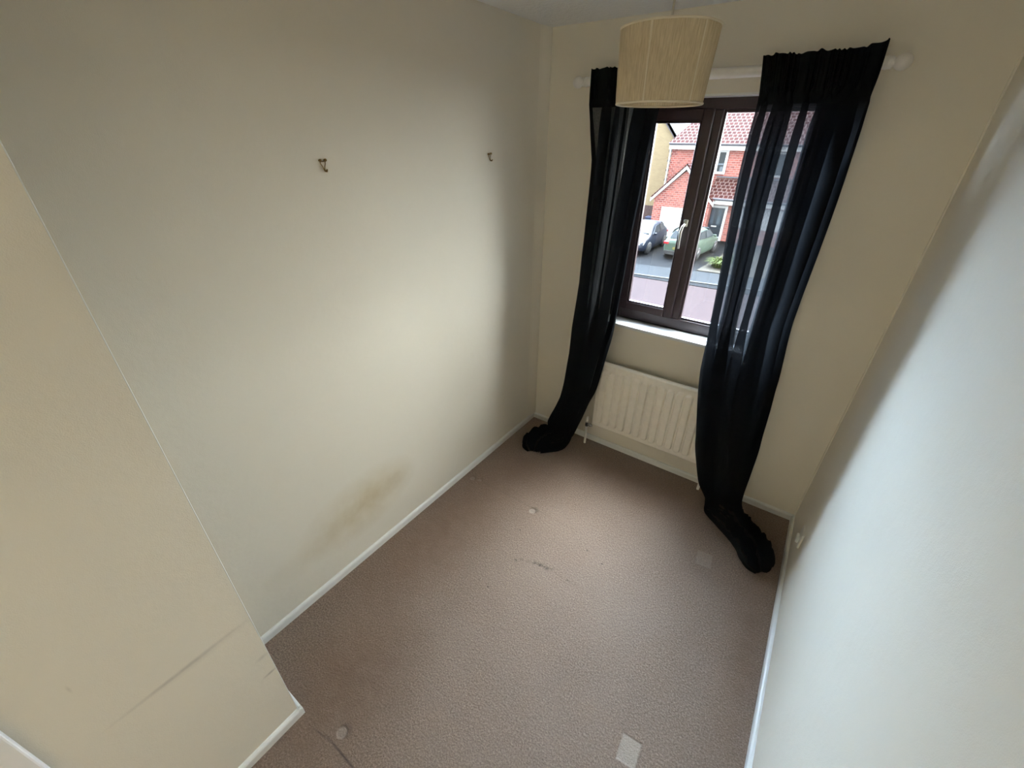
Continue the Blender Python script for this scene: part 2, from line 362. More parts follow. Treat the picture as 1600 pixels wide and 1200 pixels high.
struct(MB().box(-.6, 2.6, YR-1.3, YR-.12, -.12, 0), 'floor_landing', M['carpet'])
struct(MB().box(-.6, 2.6, YR-1.3, YR-.12, H, H+.12), 'ceiling_landing', M['ceil'])
struct(MB().box(-.6, 2.6, YR-1.42, YR-1.3, 0, H).box(-.72, -.6, YR-1.42, YR-.12, 0, H).box(2.6, 2.72, YR-1.42, YR-.12, 0, H).box(-.6, -.12, YR-.12, YR, 0, H).box(W+.12, 2.6, YR-.12, YR, 0, H), 'wall_landing', M['wall'])
# boxed-out wall on the near left with a doorway in it
DY0, DY1, DZ = -3.42, -2.72, 2.02
mb = MB().box(-.1, D, DY1, YB, 0, H).box(.2, D, DY0, DY1, DZ, H).box(-.1, D, YR, DY0, 0, H).box(-.1, .2, DY0, DY1, 0, H)
struct(mb, 'wall_near_left', M['wall_b'])
mb = MB().box(D, D+.018, DY1, -2.66, 0, DZ+.06).box(D, D+.018, DY0-.06, DY0, 0, DZ+.06).box(D, D+.018, DY0-.06, -2.66, DZ, DZ+.06)
dr = struct(mb, 'door_1', M['door'], bevel=.004)
MB().box(D-.05, D-.012, DY0+.005, DY1-.005, .008, DZ-.004).build('door_leaf', M['door'], dr)
hd = MB().lathe([(0, 0), (.025, 0), (.025, .006), (.01, .01), (.01, .045), (0, .045)], (D-.012, DY0+.08, 1.0), 'x', 16); hd.tube([(D+.03, DY0+.08, 1.0), (D+.032, DY0+.2, 1.0)], .009)
hd.build('door_handle', M['chrome'], dr)

# skirting boards: small rounded-top moulding
def skirt(name, a, b_, n):
    """a, b_: (x, y) along the wall; n: outward normal"""
    pr = [(0, -.02), (T, -.02), (T, SK-.009), (T*.8, SK-.003), (T*.45, SK), (0, SK)]
    vs = [(p[0]+n[0]*q[0], p[1]+n[1]*q[0], q[1]) for p in (a, b_) for q in pr]; k = len(pr)
    m_ = MB().add(vs, [(i, (i+1) % k, k+(i+1) % k, k+i) for i in range(k)]+[tuple(range(k)), tuple(range(2*k-1, k-1, -1))])
    return struct(m_, name, M['gloss'])
skirt('baseboard_left', (0, YB), (0, 0), (1, 0)); skirt('baseboard_window_side', (0, 0), (W, 0), (0, -1)); skirt('baseboard_right', (W, YR), (W, 0), (-1, 0))
skirt('baseboard_near_left', (D, -2.66), (D, YB+T-.0012), (1, 0)); skirt('baseboard_return', (0, YB), (D+T-.001, YB), (0, 1)); struct(MB().box(D-.002, D+T-.0006, YB-.002, YB+T-.0006, -.02, SK-.004), 'trim_3', M['gloss'], bevel=.003); skirt('baseboard_back', (D, YR), (W, YR), (0, 1))
# corner beads of hardened paint
struct(MB().tube([(D-.001, YB+.001, 0.03), (D-.001, YB+.001, H)], .0014, 8), 'trim_1', M['gloss'])
struct(MB().tube([(W-.001, -.001, .03), (W-.001, -.001, H)], .006, 8), 'trim_2', M['wall'])

# ------------------------------------------------------------------ window
FY0, FY1 = .10, .165
win = struct(MB().box(OX0, .545, FY0, FY1, OZ0, OZ1).box(1.335, OX1, FY0, FY1, OZ0, OZ1).box(.545, 1.335, FY0, FY1, 2.036, OZ1).box(.545, 1.335, FY0, FY1, OZ0, 1.0)
    .box(.862, .905, FY0, FY1, 1.0, 2.036), 'window_1', M['frame'], bevel=.005)
# bead round the fixed pane
bd = MB(); X0, X1, Z0, Z1 = .905, 1.335, 1.0, 2.036
def rim(mb_, x0, x1, z0, z1, wd, y0, y1): return mb_.box(x0, x0+wd, y0, y1, z0, z1).box(x1-wd, x1, y0, y1, z0, z1).box(x0+wd, x1-wd, y0, y1, z0, z0+wd).box(x0+wd, x1-wd, y0, y1, z1-wd, z1)
rim(bd, X0, X1, Z0, Z1, .013, .108, .13).build('glazing_bead', M['frame'], win, bevel=.003)
MB().box(X0+.004, X1-.004, .13, .136, Z0+.004, Z1-.004).build('pane', M['glass'], win)
cs = rim(MB(), .540, .868, .998, 2.040, .048, .082, .14).build('casement', M['frame'], win, bevel=.006)
rim(MB(), .588, .820, 1.046, 1.992, .010, .088, .11).build('glazing_bead', M['frame'], cs, bevel=.002)
MB().box(.592, .816, .112, .118, 1.05, 1.988).build('pane', M['glass'], cs)
hm = MB().box(.834, .854, .066, .082, 1.515, 1.55)
hm.tube([(.844, .072, 1.53), (.838, .052, 1.518), (.834, .045, 1.49), (.836, .047, 1.44), (.838, .05, 1.405)], [.006, .006, .0075, .006, .005], 10)
hm.build('window_handle', M['nickel'], cs, bevel=.003)
MB().box(OX0-.0, OX1+.0, -.022, FY0, OZ0-.022, OZ0).build('window_sill', M['sillw'], win, bevel=.006)
MB().box(OX0-.03, OX1+.03, FY1, .26, OZ0-.03, OZ0+.01).build('outer_sill', M['frame'], win)
MB().box(OX0, OX1, -.0015, FY0, OZ1-.008, OZ1).build('reveal_edge', M['gloss'], win)

# ------------------------------------------------------------------ curtain pole
PZ, PY = 2.156, -.066
pole = thing('curtain_pole', (.87, PY, PZ), 'white painted wooden curtain pole with ball finials above the window', 'curtain pole')
MB().tube([(.27, PY, PZ), (1.47, PY, PZ)], .020, 20).build('rod', M['pole'], pole)
for sx, x0 in ((-1, .27), (1, 1.45)):
    prf = [(.0225, 0), (.029, .002), (.029, .009), (.021, .013), (.021, .018), (.027, .021), (.027, .026), (.018, .031), (.018, .034), (.026, .039), (.033, .052), (.035, .064), (.033, .076), (.026, .088), (.014, .096), (.004, .099), (0, .099)]
    prf = [(r*.74, h*.78) for r, h in prf]
    MB().lathe([(r, sx*h) for r, h in prf], (x0, PY, PZ), 'x', 24).build('finial', M['pole'], pole)
for x in (.40, 1.33):
    MB().tube([(x, -.001, PZ-.02), (x, -.05, PZ-.02), (x, PY, PZ-.024)], [.016, .012, .012], 12).lathe([(.0, 0), (.03, 0), (.03, -.008), (.012, -.012)], (x, -.0005, PZ-.02), 'y', 20).build('bracket', M['pole'], pole)

# ------------------------------------------------------------------ curtains
ROWS = [(2.2, -0.11, 0.312, 0.667, 1.052, 1.44), (2.12, -0.11, 0.313, 0.671, 1.065, 1.445), (2.05, -0.11, 0.314, 0.673, 1.073, 1.444), (1.9, -0.11, 0.317, 0.657, 1.07, 1.448),
 (1.7, -0.11, 0.319, 0.642, 1.073, 1.454), (1.5, -0.11, 0.316, 0.629, 1.086, 1.455), (1.3, -0.11, 0.312, 0.619, 1.101, 1.453), (1.1, -0.121, 0.314, 0.611, 1.115, 1.454),
 (0.95, -0.13, 0.313, 0.599, 1.13, 1.46), (0.8, -0.149, 0.311, 0.581, 1.151, 1.466), (0.65, -0.159, 0.306, 0.563, 1.177, 1.478), (0.5, -0.166, 0.298, 0.542, 1.206, 1.489),
 (0.38, -0.172, 0.287, 0.505, 1.229, 1.5), (0.26, -0.181, 0.27, 0.475, 1.266, 1.506), (0.16, -0.189, 0.25, 0.448, 1.302, 1.511)]
def catmull(P, t):
    n = len(P)-1; t = min(max(t, 0), n-1e-6); i = int(t); f = t-i
    p0, p1, p2, p3 = P[max(i-1, 0)], P[i], P[i+1], P[min(i+2, n)]
    return p1+.5*f*((p2-p0)+f*((2*p0-5*p1+4*p2-p3)+f*(3*(p1-p2)+p3-p0)))
def make_curtain(side, nf, seed, floor_rows, label, amp=.021):
    iL, iR = (2, 3) if side == 'l' else (4, 5)
    EL = [Vector((r[iL], r[1], r[0])) for r in ROWS]+[Vector(q[0]) for q in floor_rows]
    ER = [Vector((r[iR], r[1], r[0])) for r in ROWS]+[Vector(q[1]) for q in floor_rows]
    arch = [0]*len(ROWS)+[q[2] for q in floor_rows]
    NR, NC = 190, 420 if side == 'r' else 340
    nR = len(EL)-1; rnd = random.Random(seed); ph = [rnd.uniform(0, 6.28) for _ in range(8)]
    # spend rows evenly in length
    cum = [0]
    for i in range(nR): cum.append(cum[-1]+(EL[i+1]-EL[i]).length*.5+(ER[i+1]-ER[i]).length*.5)
    def tpar(L_):
        for i in range(nR):
            if cum[i+1] >= L_: return i+(L_-cum[i])/(cum[i+1]-cum[i])
        return nR
    zt = 2.2; rows = []
    head = []
    for r in range(NR+1):
        t = tpar(cum[-1]*r/NR); a, b_ = catmull(EL, t), catmull(ER, t)
        ar = arch[int(t)]*(1-(t-int(t)))+arch[min(int(t)+1, nR)]*(t-int(t)); down = max(0, t-(len(ROWS)-1))/len(floor_rows)
        z = (a.z+b_.z)/2; fl = min(1, down*3)                # 1 on the floor
        head_k = max(0, min(1, (z-2.04)/.05))                 # 1 in the gathered header
        open_k = 1-head_k
        u = (b_-a); wd = u.length; ux = u.normalized()
        row = []
        for c in range(NC+1):
            s = (c/NC)*(1.30 if side == 'r' else 1.12)-.035; drop = 2.2-z; back = 0
            if s < 0: s = -s; back = 1
            elif s > 1: s = 2-s; back = 1
            e = min(1, s/.02, (1-s)/.02)
            so = s if side == 'r' else 1-s      # the outer edge hangs back against the wall
            kk = max(0, min(1, (so-.72)/.26)); ret = (-(a.y+b_.y)/2-.022)*kk*kk*(3-2*kk)*max(0, min(1, (2.06-(a.z+b_.z)/2)/.25))*max(0, min(1, ((a.z+b_.z)/2-.15)/.2))
            ss = s+.030*math.sin(2*PI*2.3*s+ph[0]+.22*drop)*e+.016*math.sin(2*PI*5.1*s+ph[1]-.3*drop)*e
            phi = 2*PI*nf*ss+.35*math.sin(1.7*drop+ph[2])
            big = amp*(.75+.45*math.sin(2*PI*1.7*s+ph[3]+.5*drop))*(1+.25*drop)*min(1, .35+.8*drop)
            fold = math.sin(phi)*big*(1-.78*kk)
            qq = 4.1+3.6*max(0, min(1, (drop-1.05)/.3))
            if side == 'r': qq += 2.6*max(0, min(1, (s-.66)/.1))
            over = min(1, s/.07, (1-s)/.07)*math.sin(2*phi)*wd/(4*PI*nf)*qq*min(1, .45+drop*2.2)*(1-.3*fl)
            pl = math.sin(2*PI*nf*4.6*ss+ph[4])*.005+math.sin(2*PI*nf*2.1*ss)*.003
            n_off = open_k*fold+head_k*pl
            x_off = over*open_k
            p = a+u*s+ux*x_off+Vector((0, .004*back-.008*head_k+ret*(1-fl), 0))
            # rumples
            nz = noise.noise(Vector((s*7, drop*2.2, seed)))*.010+noise.noise(Vector((s*16+4, drop*6, seed+3)))*.004
            nvert = Vector((0, -1, 0))*(1-fl)+Vector((0, 0, 1))*fl
            if fl > 0:
                k = fl
                hgt = ar*(max(0, 1-(2*s-1)**2))**.6
                rum = abs(fold)*.9+abs(noise.noise(Vector((s*5, t*2.3, seed+9))))*.055*min(1, ar*18)
                p = p+Vector((0, 0, 1))*(hgt+rum*min(1, e*2))*k+Vector((0, -1, 0))*(n_off+nz)*(1-k)
                p.z = max(p.z, .004+.002*math.sin(phi))
            else:
                p = p+Vector((0, -1, 0))*(n_off+nz*(.3+.7*open_k))
            if r == 0:
                p.z += .009*noise.noise(Vector((s*11, seed, 1)))+.002*math.sin(phi*3)
                if side == 'r' and s > .82: p.z += .020*(s-.82)/.18
            elif side == 'r' and s > .82 and z > 2.1: p.z += .020*(s-.82)/.18*(z-2.1)/.1
            row.append(p)
        rows.append(row)
    nh = next(i for i, rw in enumerate(rows) if rw[NC//2].z < 2.048)
    cur = MB().grid(rows).build('curtain', M['curtain'], recalc=False)
    # gathered heading tape sewn on the back of the top
    hb = MB().grid([[q+Vector((0, .004, 0)) for q in rw] for rw in rows[:nh+1]])
    hb.build('heading_tape', M['header'], cur, recalc=False)
    return tag(cur, label, 'curtain', 'black curtains at the window')
FL = [((.262, -.19, .06), (.430, -.185, .06), .03), ((.175, -.175, .02), (.418, -.215, .02), .055), ((.135, -.255, .008), (.408, -.245, .008), .06), ((.128, -.33, .006), (.385, -.285, .006), .05), ((.160, -.39, .005), (.345, -.325, .005), .035), ((.215, -.408, .005), (.30, -.372, .005), .006)]
FR = [((1.35, -.20, .07), (1.53, -.165, .07), .02), ((1.372, -.262, .015), (1.557, -.175, .02), .06), ((1.45, -.325, .006), (1.605, -.215, .006), .075), ((1.515, -.375, .006), (1.668, -.275, .006), .06), ((1.572, -.43, .006), (1.716, -.33, .006), .07), ((1.605, -.485, .006), (1.745, -.40, .006), .075), ((1.645, -.525, .006), (1.752, -.455, .006), .05), ((1.69, -.53, .005), (1.735, -.49, .005), .008)]
make_curtain('l', 4, 3, FL, 'black gathered curtain at the left of the window, its foot pooled in the corner')
make_curtain('r', 5, 12, FR, 'wider black sheer curtain at the right of the window, trailing onto the carpet')

# ------------------------------------------------------------------ radiator
RX0, RX1, RZ0, RZ1, RYF = .527, 1.265, .185, .683, -.085
rad = thing('radiator', ((RX0+RX1)/2, -.05, 0), 'cream panel radiator with vertical flutes on the wall under the window', 'radiator')
def sstep(a, b_, x):
    t = min(1, max(0, (x-a)/(b_-a))); return t*t*(3-2*t)
NX, NZ = 420, 90; nfl = 13; pit = (RX1-RX0-.05)/nfl; rows = []
for j in range(NZ+1):
    z = RZ0+(RZ1-RZ0)*j/NZ; row = []
    for i in range(NX+1):
        x = RX0+(RX1-RX0)*i/NX
        u = (x-RX0-.025)/pit; k = math.floor(u); f = (u-k-.5)*pit
        h = 0
        if 0 <= k < nfl:
            hw = .0215
            zt_, zb_ = RZ1-.045, RZ0+.04
            dz = max(0, z-(zt_-hw), (zb_+hw)-z); dd = math.hypot(f, dz) if dz > 0 else abs(f)
            h = .016*(1-sstep(hw-.005, hw+.003, dd))
        ed = min(x-RX0, RX1-x, z-RZ0, RZ1-z); roll = .012*(1-sstep(0, .008, ed))
        row.append((x, RYF+roll-h+.0, z))
    rows.append(row)
pm = MB().grid(rows); bk = [[(p[0], -.062, p[2]) for p in rw] for rw in (rows[0], rows[-1])]
pm.grid([rows[0], bk[0]]).grid([rows[-1], bk[1]]).grid([[rw[0] for rw in rows], [(rw[0][0], -.062, rw[0][2]) for rw in rows]]).grid([[rw[-1] for rw in rows], [(rw[-1][0], -.062, rw[-1][2]) for rw in rows]])
pm.build('radiator_panel', M['rad'], rad, recalc=False)
MB().box(RX0+.004, RX1-.004, -.062, -.055, RZ0-.006, RZ1-.01).build('back_plate', M['rad'], rad, bevel=.002)
for x in (RX0+.12, RX1-.12): MB().box(x-.015, x+.015, -.056, -.001, RZ0+.05, RZ1-.06).build('bracket', M['rad'], rad)
vx, vy = .490, -.07
MB().tube([(vx, vy, 0), (vx, vy, .165)], .0078, 12).build('pipe', M['pole'], rad)
MB().lathe([(0, .150), (.011, .150), (.013, .154), (.013, .172), (.009, .176), (.009, .187), (0, .187)], (vx, vy, 0), 'z', 6).build('valve_nut', M['black'], rad)
MB().tube([(vx+.006, vy, .168), (RX0+.006, vy, .168)], .008, 12).lathe([(0, -.006), (.0125, -.006), (.0125, .008), (0, .008)], (vx+.022, vy, .168), 'x', 8).build('valve_body', M['chrome'], rad)
MB().lathe([(0, .183), (.0095, .183), (.0105, .20), (.0095, .222), (.006, .228), (0, .229)], (vx, vy, 0), 'z', 16).build('valve_cap', M['plastic'], rad)
MB().tube([(1.288, vy, 0), (1.288, vy, .165), (1.282, vy, .178), (RX1-.004, vy, .182)], .0085, 12).build('pipe', M['pole'], rad)

# ------------------------------------------------------------------ wall socket, picture hooks
so_ = thing('wall_socket', (W, -.425, .27), 'small white socket plate low on the right wall beside the trailing curtain', 'socket')
MB().box(W-.009, W, -.468, -.382, .225, .311).build('faceplate', M['plastic'], so_, bevel=.003)
MB().box(W-.022, W-.009, -.445, -.405, .235, .268).build('plug', M['plastic'], so_, bevel=.005)

def hook(y, z, label, tilt, k=1.0):
    h = thing('picture_hook', (0, y, z), label, 'picture hook', 'brass picture hooks on the left wall')
    c_, s_ = math.cos(tilt), math.sin(tilt)
    def P(a, b_, o=.004): return (o, y+(a*c_-b_*s_)*k, z+(a*s_+b_*c_)*k)
    mb_ = MB()
    mb_.tube([P(-.016, .020), P(-.013, .004), P(-.004, -.012), P(-.002, -.022)], .0024*k, 8).tube([P(.016, .020), P(.013, .002), P(.006, -.012), P(.004, -.022)], .0024*k, 8).tube([P(-.014, .013), P(.014, .013)], .0024*k, 8)
    mb_.build('wire_frame', M['brass'], h)
    MB().tube([P(.001, -.020, .003), P(.001, -.030, .008), P(.001, -.031, .016), P(.001, -.022, .020)], [.0045*k, .005*k, .005*k, .0035*k], 10).build('hook_end', M['brass'], h)
    for a in (-.015, .015): MB().lathe([(0, .012), (.0035, .011), (.005, .008), (.0035, .001), (0, 0)], P(a, .019, 0), 'x', 10).build('pin_head', M['brass'], h)
hook(-1.432, 1.827, 'brass picture hook further from the window, near the middle of the left wall', .05, .66)
hook(-.521, 1.832, 'brass picture hook nearer the window corner on the left wall', .12, .6)

# ------------------------------------------------------------------ ceiling lamp
LX, LY, ZB, ZT, RB, RT = .96, -.952, 1.998, 2.166, .118, .128
lamp = thing('pendant_lamp', (LX, LY, H), 'cream thread drum shade pendant lamp hanging from the ceiling before the window', 'lamp')
MB().lathe([(0, -.028), (.03, -.027), (.045, -.012), (.048, 0)], (LX, LY, H), 'z', 28).build('ceiling_rose', M['plastic'], lamp)
MB().tube([(LX, LY, H-.02), (LX, LY, ZT-.03)], .0032, 8).build('cord', M['cord'], lamp)
sh = MB().lathe([(RB, ZB), (RB+(RT-RB)*.33, ZB+(ZT-ZB)*.33), (RB+(RT-RB)*.66, ZB+(ZT-ZB)*.66), (RT, ZT)], (LX, LY, 0), 'z', 96).build('lamp_shade', M['shade'], lamp, recalc=True)
for R_, z in ((RB, ZB), (RT, ZT)):
    MB().tube([(LX+R_*math.cos(2*PI*k/64), LY+R_*math.sin(2*PI*k/64), z) for k in range(65)], .0028, 8, False).build('rim', M['trim'], sh)
for k in range(6):
    a = 2*PI*k/6-.534; ca, sa = math.cos(a), math.sin(a); tn = Vector((-sa, ca, 0))*.0022
    p0 = Vector((LX+(RB+.0012)*ca, LY+(RB+.0012)*sa, ZB)); p1 = Vector((LX+(RT+.0012)*ca, LY+(RT+.0012)*sa, ZT)); o_ = Vector((ca, sa, 0))*.001
    MB().add([p0-tn, p0+tn, p1+tn, p1-tn, p0-tn+o_, p0+tn+o_, p1+tn+o_, p1-tn+o_], [(0, 1, 2, 3), (4, 7, 6, 5), (0, 4, 5, 1), (3, 2, 6, 7), (0, 3, 7, 4), (1, 5, 6, 2)]).build('rib', M['trim'], sh)
sm_ = MB()
for k in range(3):
    a = 2*PI*k/3+.3; sm_.tube([(LX+.018*math.cos(a), LY+.018*math.sin(a), ZT-.045), (LX+RT*math.cos(a), LY+RT*math.sin(a), ZT-.002)], .0016, 6)
sm_.tube([(LX+.019*math.cos(2*PI*k/24), LY+.019*math.sin(2*PI*k/24), ZT-.045) for k in range(25)], .0018, 6, False); sm_.build('shade_spider', M['cord'], lamp)
MB().lathe([(0, ZT-.02), (.012, ZT-.022), (.019, ZT-.035), (.019, ZT-.075), (0, ZT-.075)], (LX, LY, 0), 'z', 20).build('lamp_holder', M['plastic'], lamp)
MB().tube([(LX+.012, LY-.05, ZB+.05), (LX+.012, LY-.05, ZB-.012)], .0009, 6).build('thread', M['trim'], lamp)

# unseen fill light added on the landing behind the camera
ll = thing('fill_light', (-.05, YR-.62, H), 'unseen fill light added on the landing, a wide white dome outside the doorway', 'lamp')
MB().lathe([(.42, 0), (.42, -.02), (.40, -.03)], (-.05, YR-.62, H), 'z', 32).build('base', M['plastic'], ll)
gb = NB('fill_dome'); gb.set(Base_Color=(.8, .8, .8)); gb.b.inputs['Emission Color'].default_value = (1, .98, .95, 1); gb.b.inputs['Emission Strength'].default_value = LANDING_FILL
MB().lathe([(.40, -.025), (.37, -.06), (.28, -.09), (.15, -.105), (0, -.11)], (-.05, YR-.62, H), 'z', 32).build('dome', gb.m, ll)

# ------------------------------------------------------------------ outside, seen through the window
G = -3.6
struct(MB().box(-40, 40, .6, 17.15, G-.3, G), 'road', M['paving']).rotation_euler = (0, 0, 0)
struct(MB().prism([(-40, 14.0), (40, 20.4), (40, 60), (-40, 60)], (G-.35, G+.02), 'z'), 'driveway', M['tarmac'])
def band(x0, x1, off0, off1, z1):  # strip following the kerb line
    f = lambda x: 17.13+(x+5.66)*.152
    return MB().prism([(x0, f(x0)+off0), (x1, f(x1)+off0), (x1, f(x1)+off1), (x0, f(x0)+off1)], (G-.3, z1), 'z')
struct(band(-30, 25, -.14, 0.0, G+.055), 'kerb', M['kerb']); struct(band(-30, 25, 0.0, 1.85, G+.045), 'pavement', M['pavement'])
struct(MB().prism([(-3.1, 19.6), (3.5, 20.2), (3.5, 27.5), (-2.6, 27.5)], (G-.2, G+.05), 'z'), 'front_garden', M['soil'])
struct(MB().prism([(-13, 23.5), (-8.25, 24.5), (-8.25, 27.6), (-13, 27.6)], (G-.2, G+.05), 'z'), 'side_garden', M['soil'])

# red brick house
h = thing('brick_house', (-3, 28.6, G), 'red brick house with red tiled roof and white garage door across the road', 'house')
XL, XR = -8.1, 3.2
MB().box(XL, XR, 28.6, 36, G, 1.66).build('main_wall', M['brick'], h)
# garage wing: gable wall facing the road
GXL, GXR, GZ, GXM, GZM = -8.2, -4.75, -1.26, -6.48, .42
MB().prism([(GXL, G), (GXR, G), (GXR, GZ), (GXM, GZM-.1), (GXL, GZ)], (27.0, 28.6), 'y').build('garage_wall', M['brick'], h)
MB().box(GXR, XR, 27.8, 28.6, G, -1.25).build('porch_wall', M['brick'], h)
gd = MB().box(-7.61, -5.35, 26.93, 27.02, G, -1.78); gd.build('garage_door', M['wpaint'], h)
gl_ = MB()
for k in range(6): gl_.box(-7.58, -5.38, 26.915, 26.93, G+.05+k*.3, G+.32+k*.3)
gl_.build('garage_panels', M['wpaint'], h, bevel=.01)
MB().prism([(GXL-.2, GZ-.26), (GXM, GZM-.02), (GXR+.2, GZ-.26), (GXR+.2, GZ), (GXM, GZM+.24), (GXL-.2, GZ)], (26.8, 27.0), 'y').build('bargeboard', M['wpaint'], h)
def slope(a, b_, c_, d_, th=.08):  # thin roof slab from four corners
    P = [Vector(q) for q in (a, b_, c_, d_)]; n_ = (P[1]-P[0]).cross(P[3]-P[0]).normalized()*th
    return MB().add(P+[q-n_ for q in P], [(0, 1, 2, 3), (7, 6, 5, 4), (0, 4, 5, 1), (1, 5, 6, 2), (2, 6, 7, 3), (3, 7, 4, 0)])
slope((GXL-.2, 26.78, GZ+.02), (GXM, 26.78, GZM+.3), (GXM, 28.6, GZM+.3), (GXL-.2, 28.6, GZ+.02)).build('garage_roof', M['tile'], h)
slope((GXM, 26.78, GZM+.3), (GXR+.2, 26.78, GZ+.02), (GXR+.2, 28.6, GZ+.02), (GXM, 28.6, GZM+.3)).build('garage_roof', M['tile'], h)
slope((GXR-.3, 27.2, -1.12), (XR, 27.2, -1.05), (XR, 28.6, -.05), (GXR-.3, 28.6, -.1)).build('porch_roof', M['tile'], h)
MB().box(GXR+.0, XR, 27.2, 27.26, -1.42, -1.14).build('porch_fascia', M['wpaint'], h); MB().tube([(GXR, 27.14, -1.14), (XR, 27.14, -1.1)], .06, 8).build('gutter', M['grey_gutter'], h)
MB().box(GXR-.3, XR, 28.5, 28.6, -.05, .03).build('lead_flashing', M['grey_gutter'], h)
MB().box(XL-.1, XR, 28.22, 28.6, 1.42, 1.68).build('eaves_soffit', M['wpaint'], h); MB().tube([(XL-.1, 28.16, 1.72), (XR, 28.16, 1.72)], .065, 8).build('gutter', M['grey_gutter'], h)
rf = MB().add([(XL-.15, 28.1, 1.75), (XR+.2, 28.1, 1.75), (XR-2.2, 32.3, 5.2), (XL+2.4, 32.3, 5.2), (XL-.15, 36.4, 1.75), (XR+.2, 36.4, 1.75)], [(0, 1, 2, 3), (0, 3, 4), (4, 3, 2, 5), (1, 5, 2), (0, 4, 5, 1)])
rf.build('main_roof', M['tile'], h)
wm = rim(MB(), -5.28, -4.66, .14, 1.44, .13, 28.5, 28.62).build('upper_window', M['wpaint'], h)
MB().box(-5.16, -4.78, 28.56, 28.6, .26, 1.32).build('pane', M['carglass'], wm); MB().box(-5.16, -4.78, 28.53, 28.57, .62, .72).box(-5.0, -4.8, 28.54, 28.57, .28, .55).build('window_ornament', M['doorglass'], wm)
for x in (-2.6, .6):
    wm = rim(MB(), x, x+1.2, .1, 1.38, .1, 28.5, 28.62).build('upper_window', M['wpaint'], h); MB().box(x+.1, x+1.1, 28.56, 28.6, .2, 1.28).build('pane', M['carglass'], wm)
fd = rim(MB(), -4.98, -3.82, G, -1.52, .14, 27.70, 27.82).build('door_frame', M['wpaint'], h)
dl = MB().box(-4.84, -3.96, 27.74, 27.8, G+.1, -1.66).build('front_door', M['navy'], h)
gp = MB()
for x in (-4.70, -4.30):
    for z0, z1 in ((-2.0, -1.8), (-2.62, -2.08)): gp.box(x, x+.2, 27.72, 27.745, z0, z1)
gp.build('glass_panel', M['doorglass'], dl); MB().box(-4.56, -4.24, 27.715, 27.74, -2.78, -2.71).build('letterbox', M['wpaint'], dl)
MB().box(-3.4, .8, 27.72, 27.82, -2.7, -1.55).build('ground_window', M['wpaint'], h)
# staggered end stones at the corner of the house
qs = MB()
for k in range(9): qs.box(XL-.28+(k % 2)*.12, XL-.002, 28.9, 29.3, -1.0+k*.28, -1.0+k*.28+.13)
qs.build('end_stones', M['kerb'], h)
MB().tube([(XL-.06, 28.5, 1.6), (XL-.06, 28.5, -.9)], .05, 8).build('downpipe', M['wpaint'], h)

yh = thing('buff_brick_house', (-12, 31, G), 'buff brick gable end of the house left of the red brick one', 'house')
MB().prism([(-16.2, G), (-8.75, G), (-8.75, 2.0), (-12.5, 6.2), (-16.2, 2.0)], (31.0, 40), 'y').build('gable_wall', M['ybrick'], yh)
MB().prism([(-8.45, 1.62), (-12.5, 6.3), (-12.5, 6.62), (-8.3, 1.75)], (30.8, 31.0), 'y').build('verge_board', M['grey_upvc'], yh)
MB().prism([(-8.5, 1.75), (-12.5, 6.5), (-16.7, 1.7), (-16.7, 1.9), (-12.5, 6.75), (-8.45, 1.95)], (30.8, 40.2), 'y').build('roof', M['slate'], yh)
dh = thing('distant_house', (-12, 52, G), 'pale roofed house far behind, in the gap between the two roofs', 'house')
MB().box(-22, -9, 52, 58, G, 2.6).build('wall', M['ybrick'], dh); slope((-23, 51.5, 2.5), (-8.5, 51.5, 2.5), (-8.5, 55, 5.2), (-23, 55, 5.2)).build('roof', M['slate'], dh)

ww_ = MB().box(-11.5, -7.95, 26.0, 26.25, G, -2.82)  # unidentified white block, built in the shape of a low wall
tag(ww_.build('white_block', M['wpaint'], bevel=.02), 'low white block shaped as a wall beside the garage, behind the dark blue car', 'wall')
fn = MB()
for k in range(12): fn.box(-10.6+k*.19, -10.6+k*.19+.175, 29.0, 29.03, G, -2.05)
fn.box(-10.6, -8.3, 29.03, 29.07, -2.4, -2.3)
tag(fn.build('wooden_fence', M['fence']), 'brown board fence between the buff house and the garage', 'fence')
bn = thing('wheelie_bin', (-8.66, 28.2, G), 'blue wheelie bin standing before the brown fence', 'bin')
MB().prism([(-8.86, G), (-8.44, G), (-8.38, -2.72), (-8.92, -2.72)], (27.95, 28.45), 'y').build('bin_body', M['blue'], bn, bevel=.02); MB().box(-8.95, -8.35, 27.9, 28.5, -2.72, -2.64).build('lid', M['blue'], bn, bevel=.02)
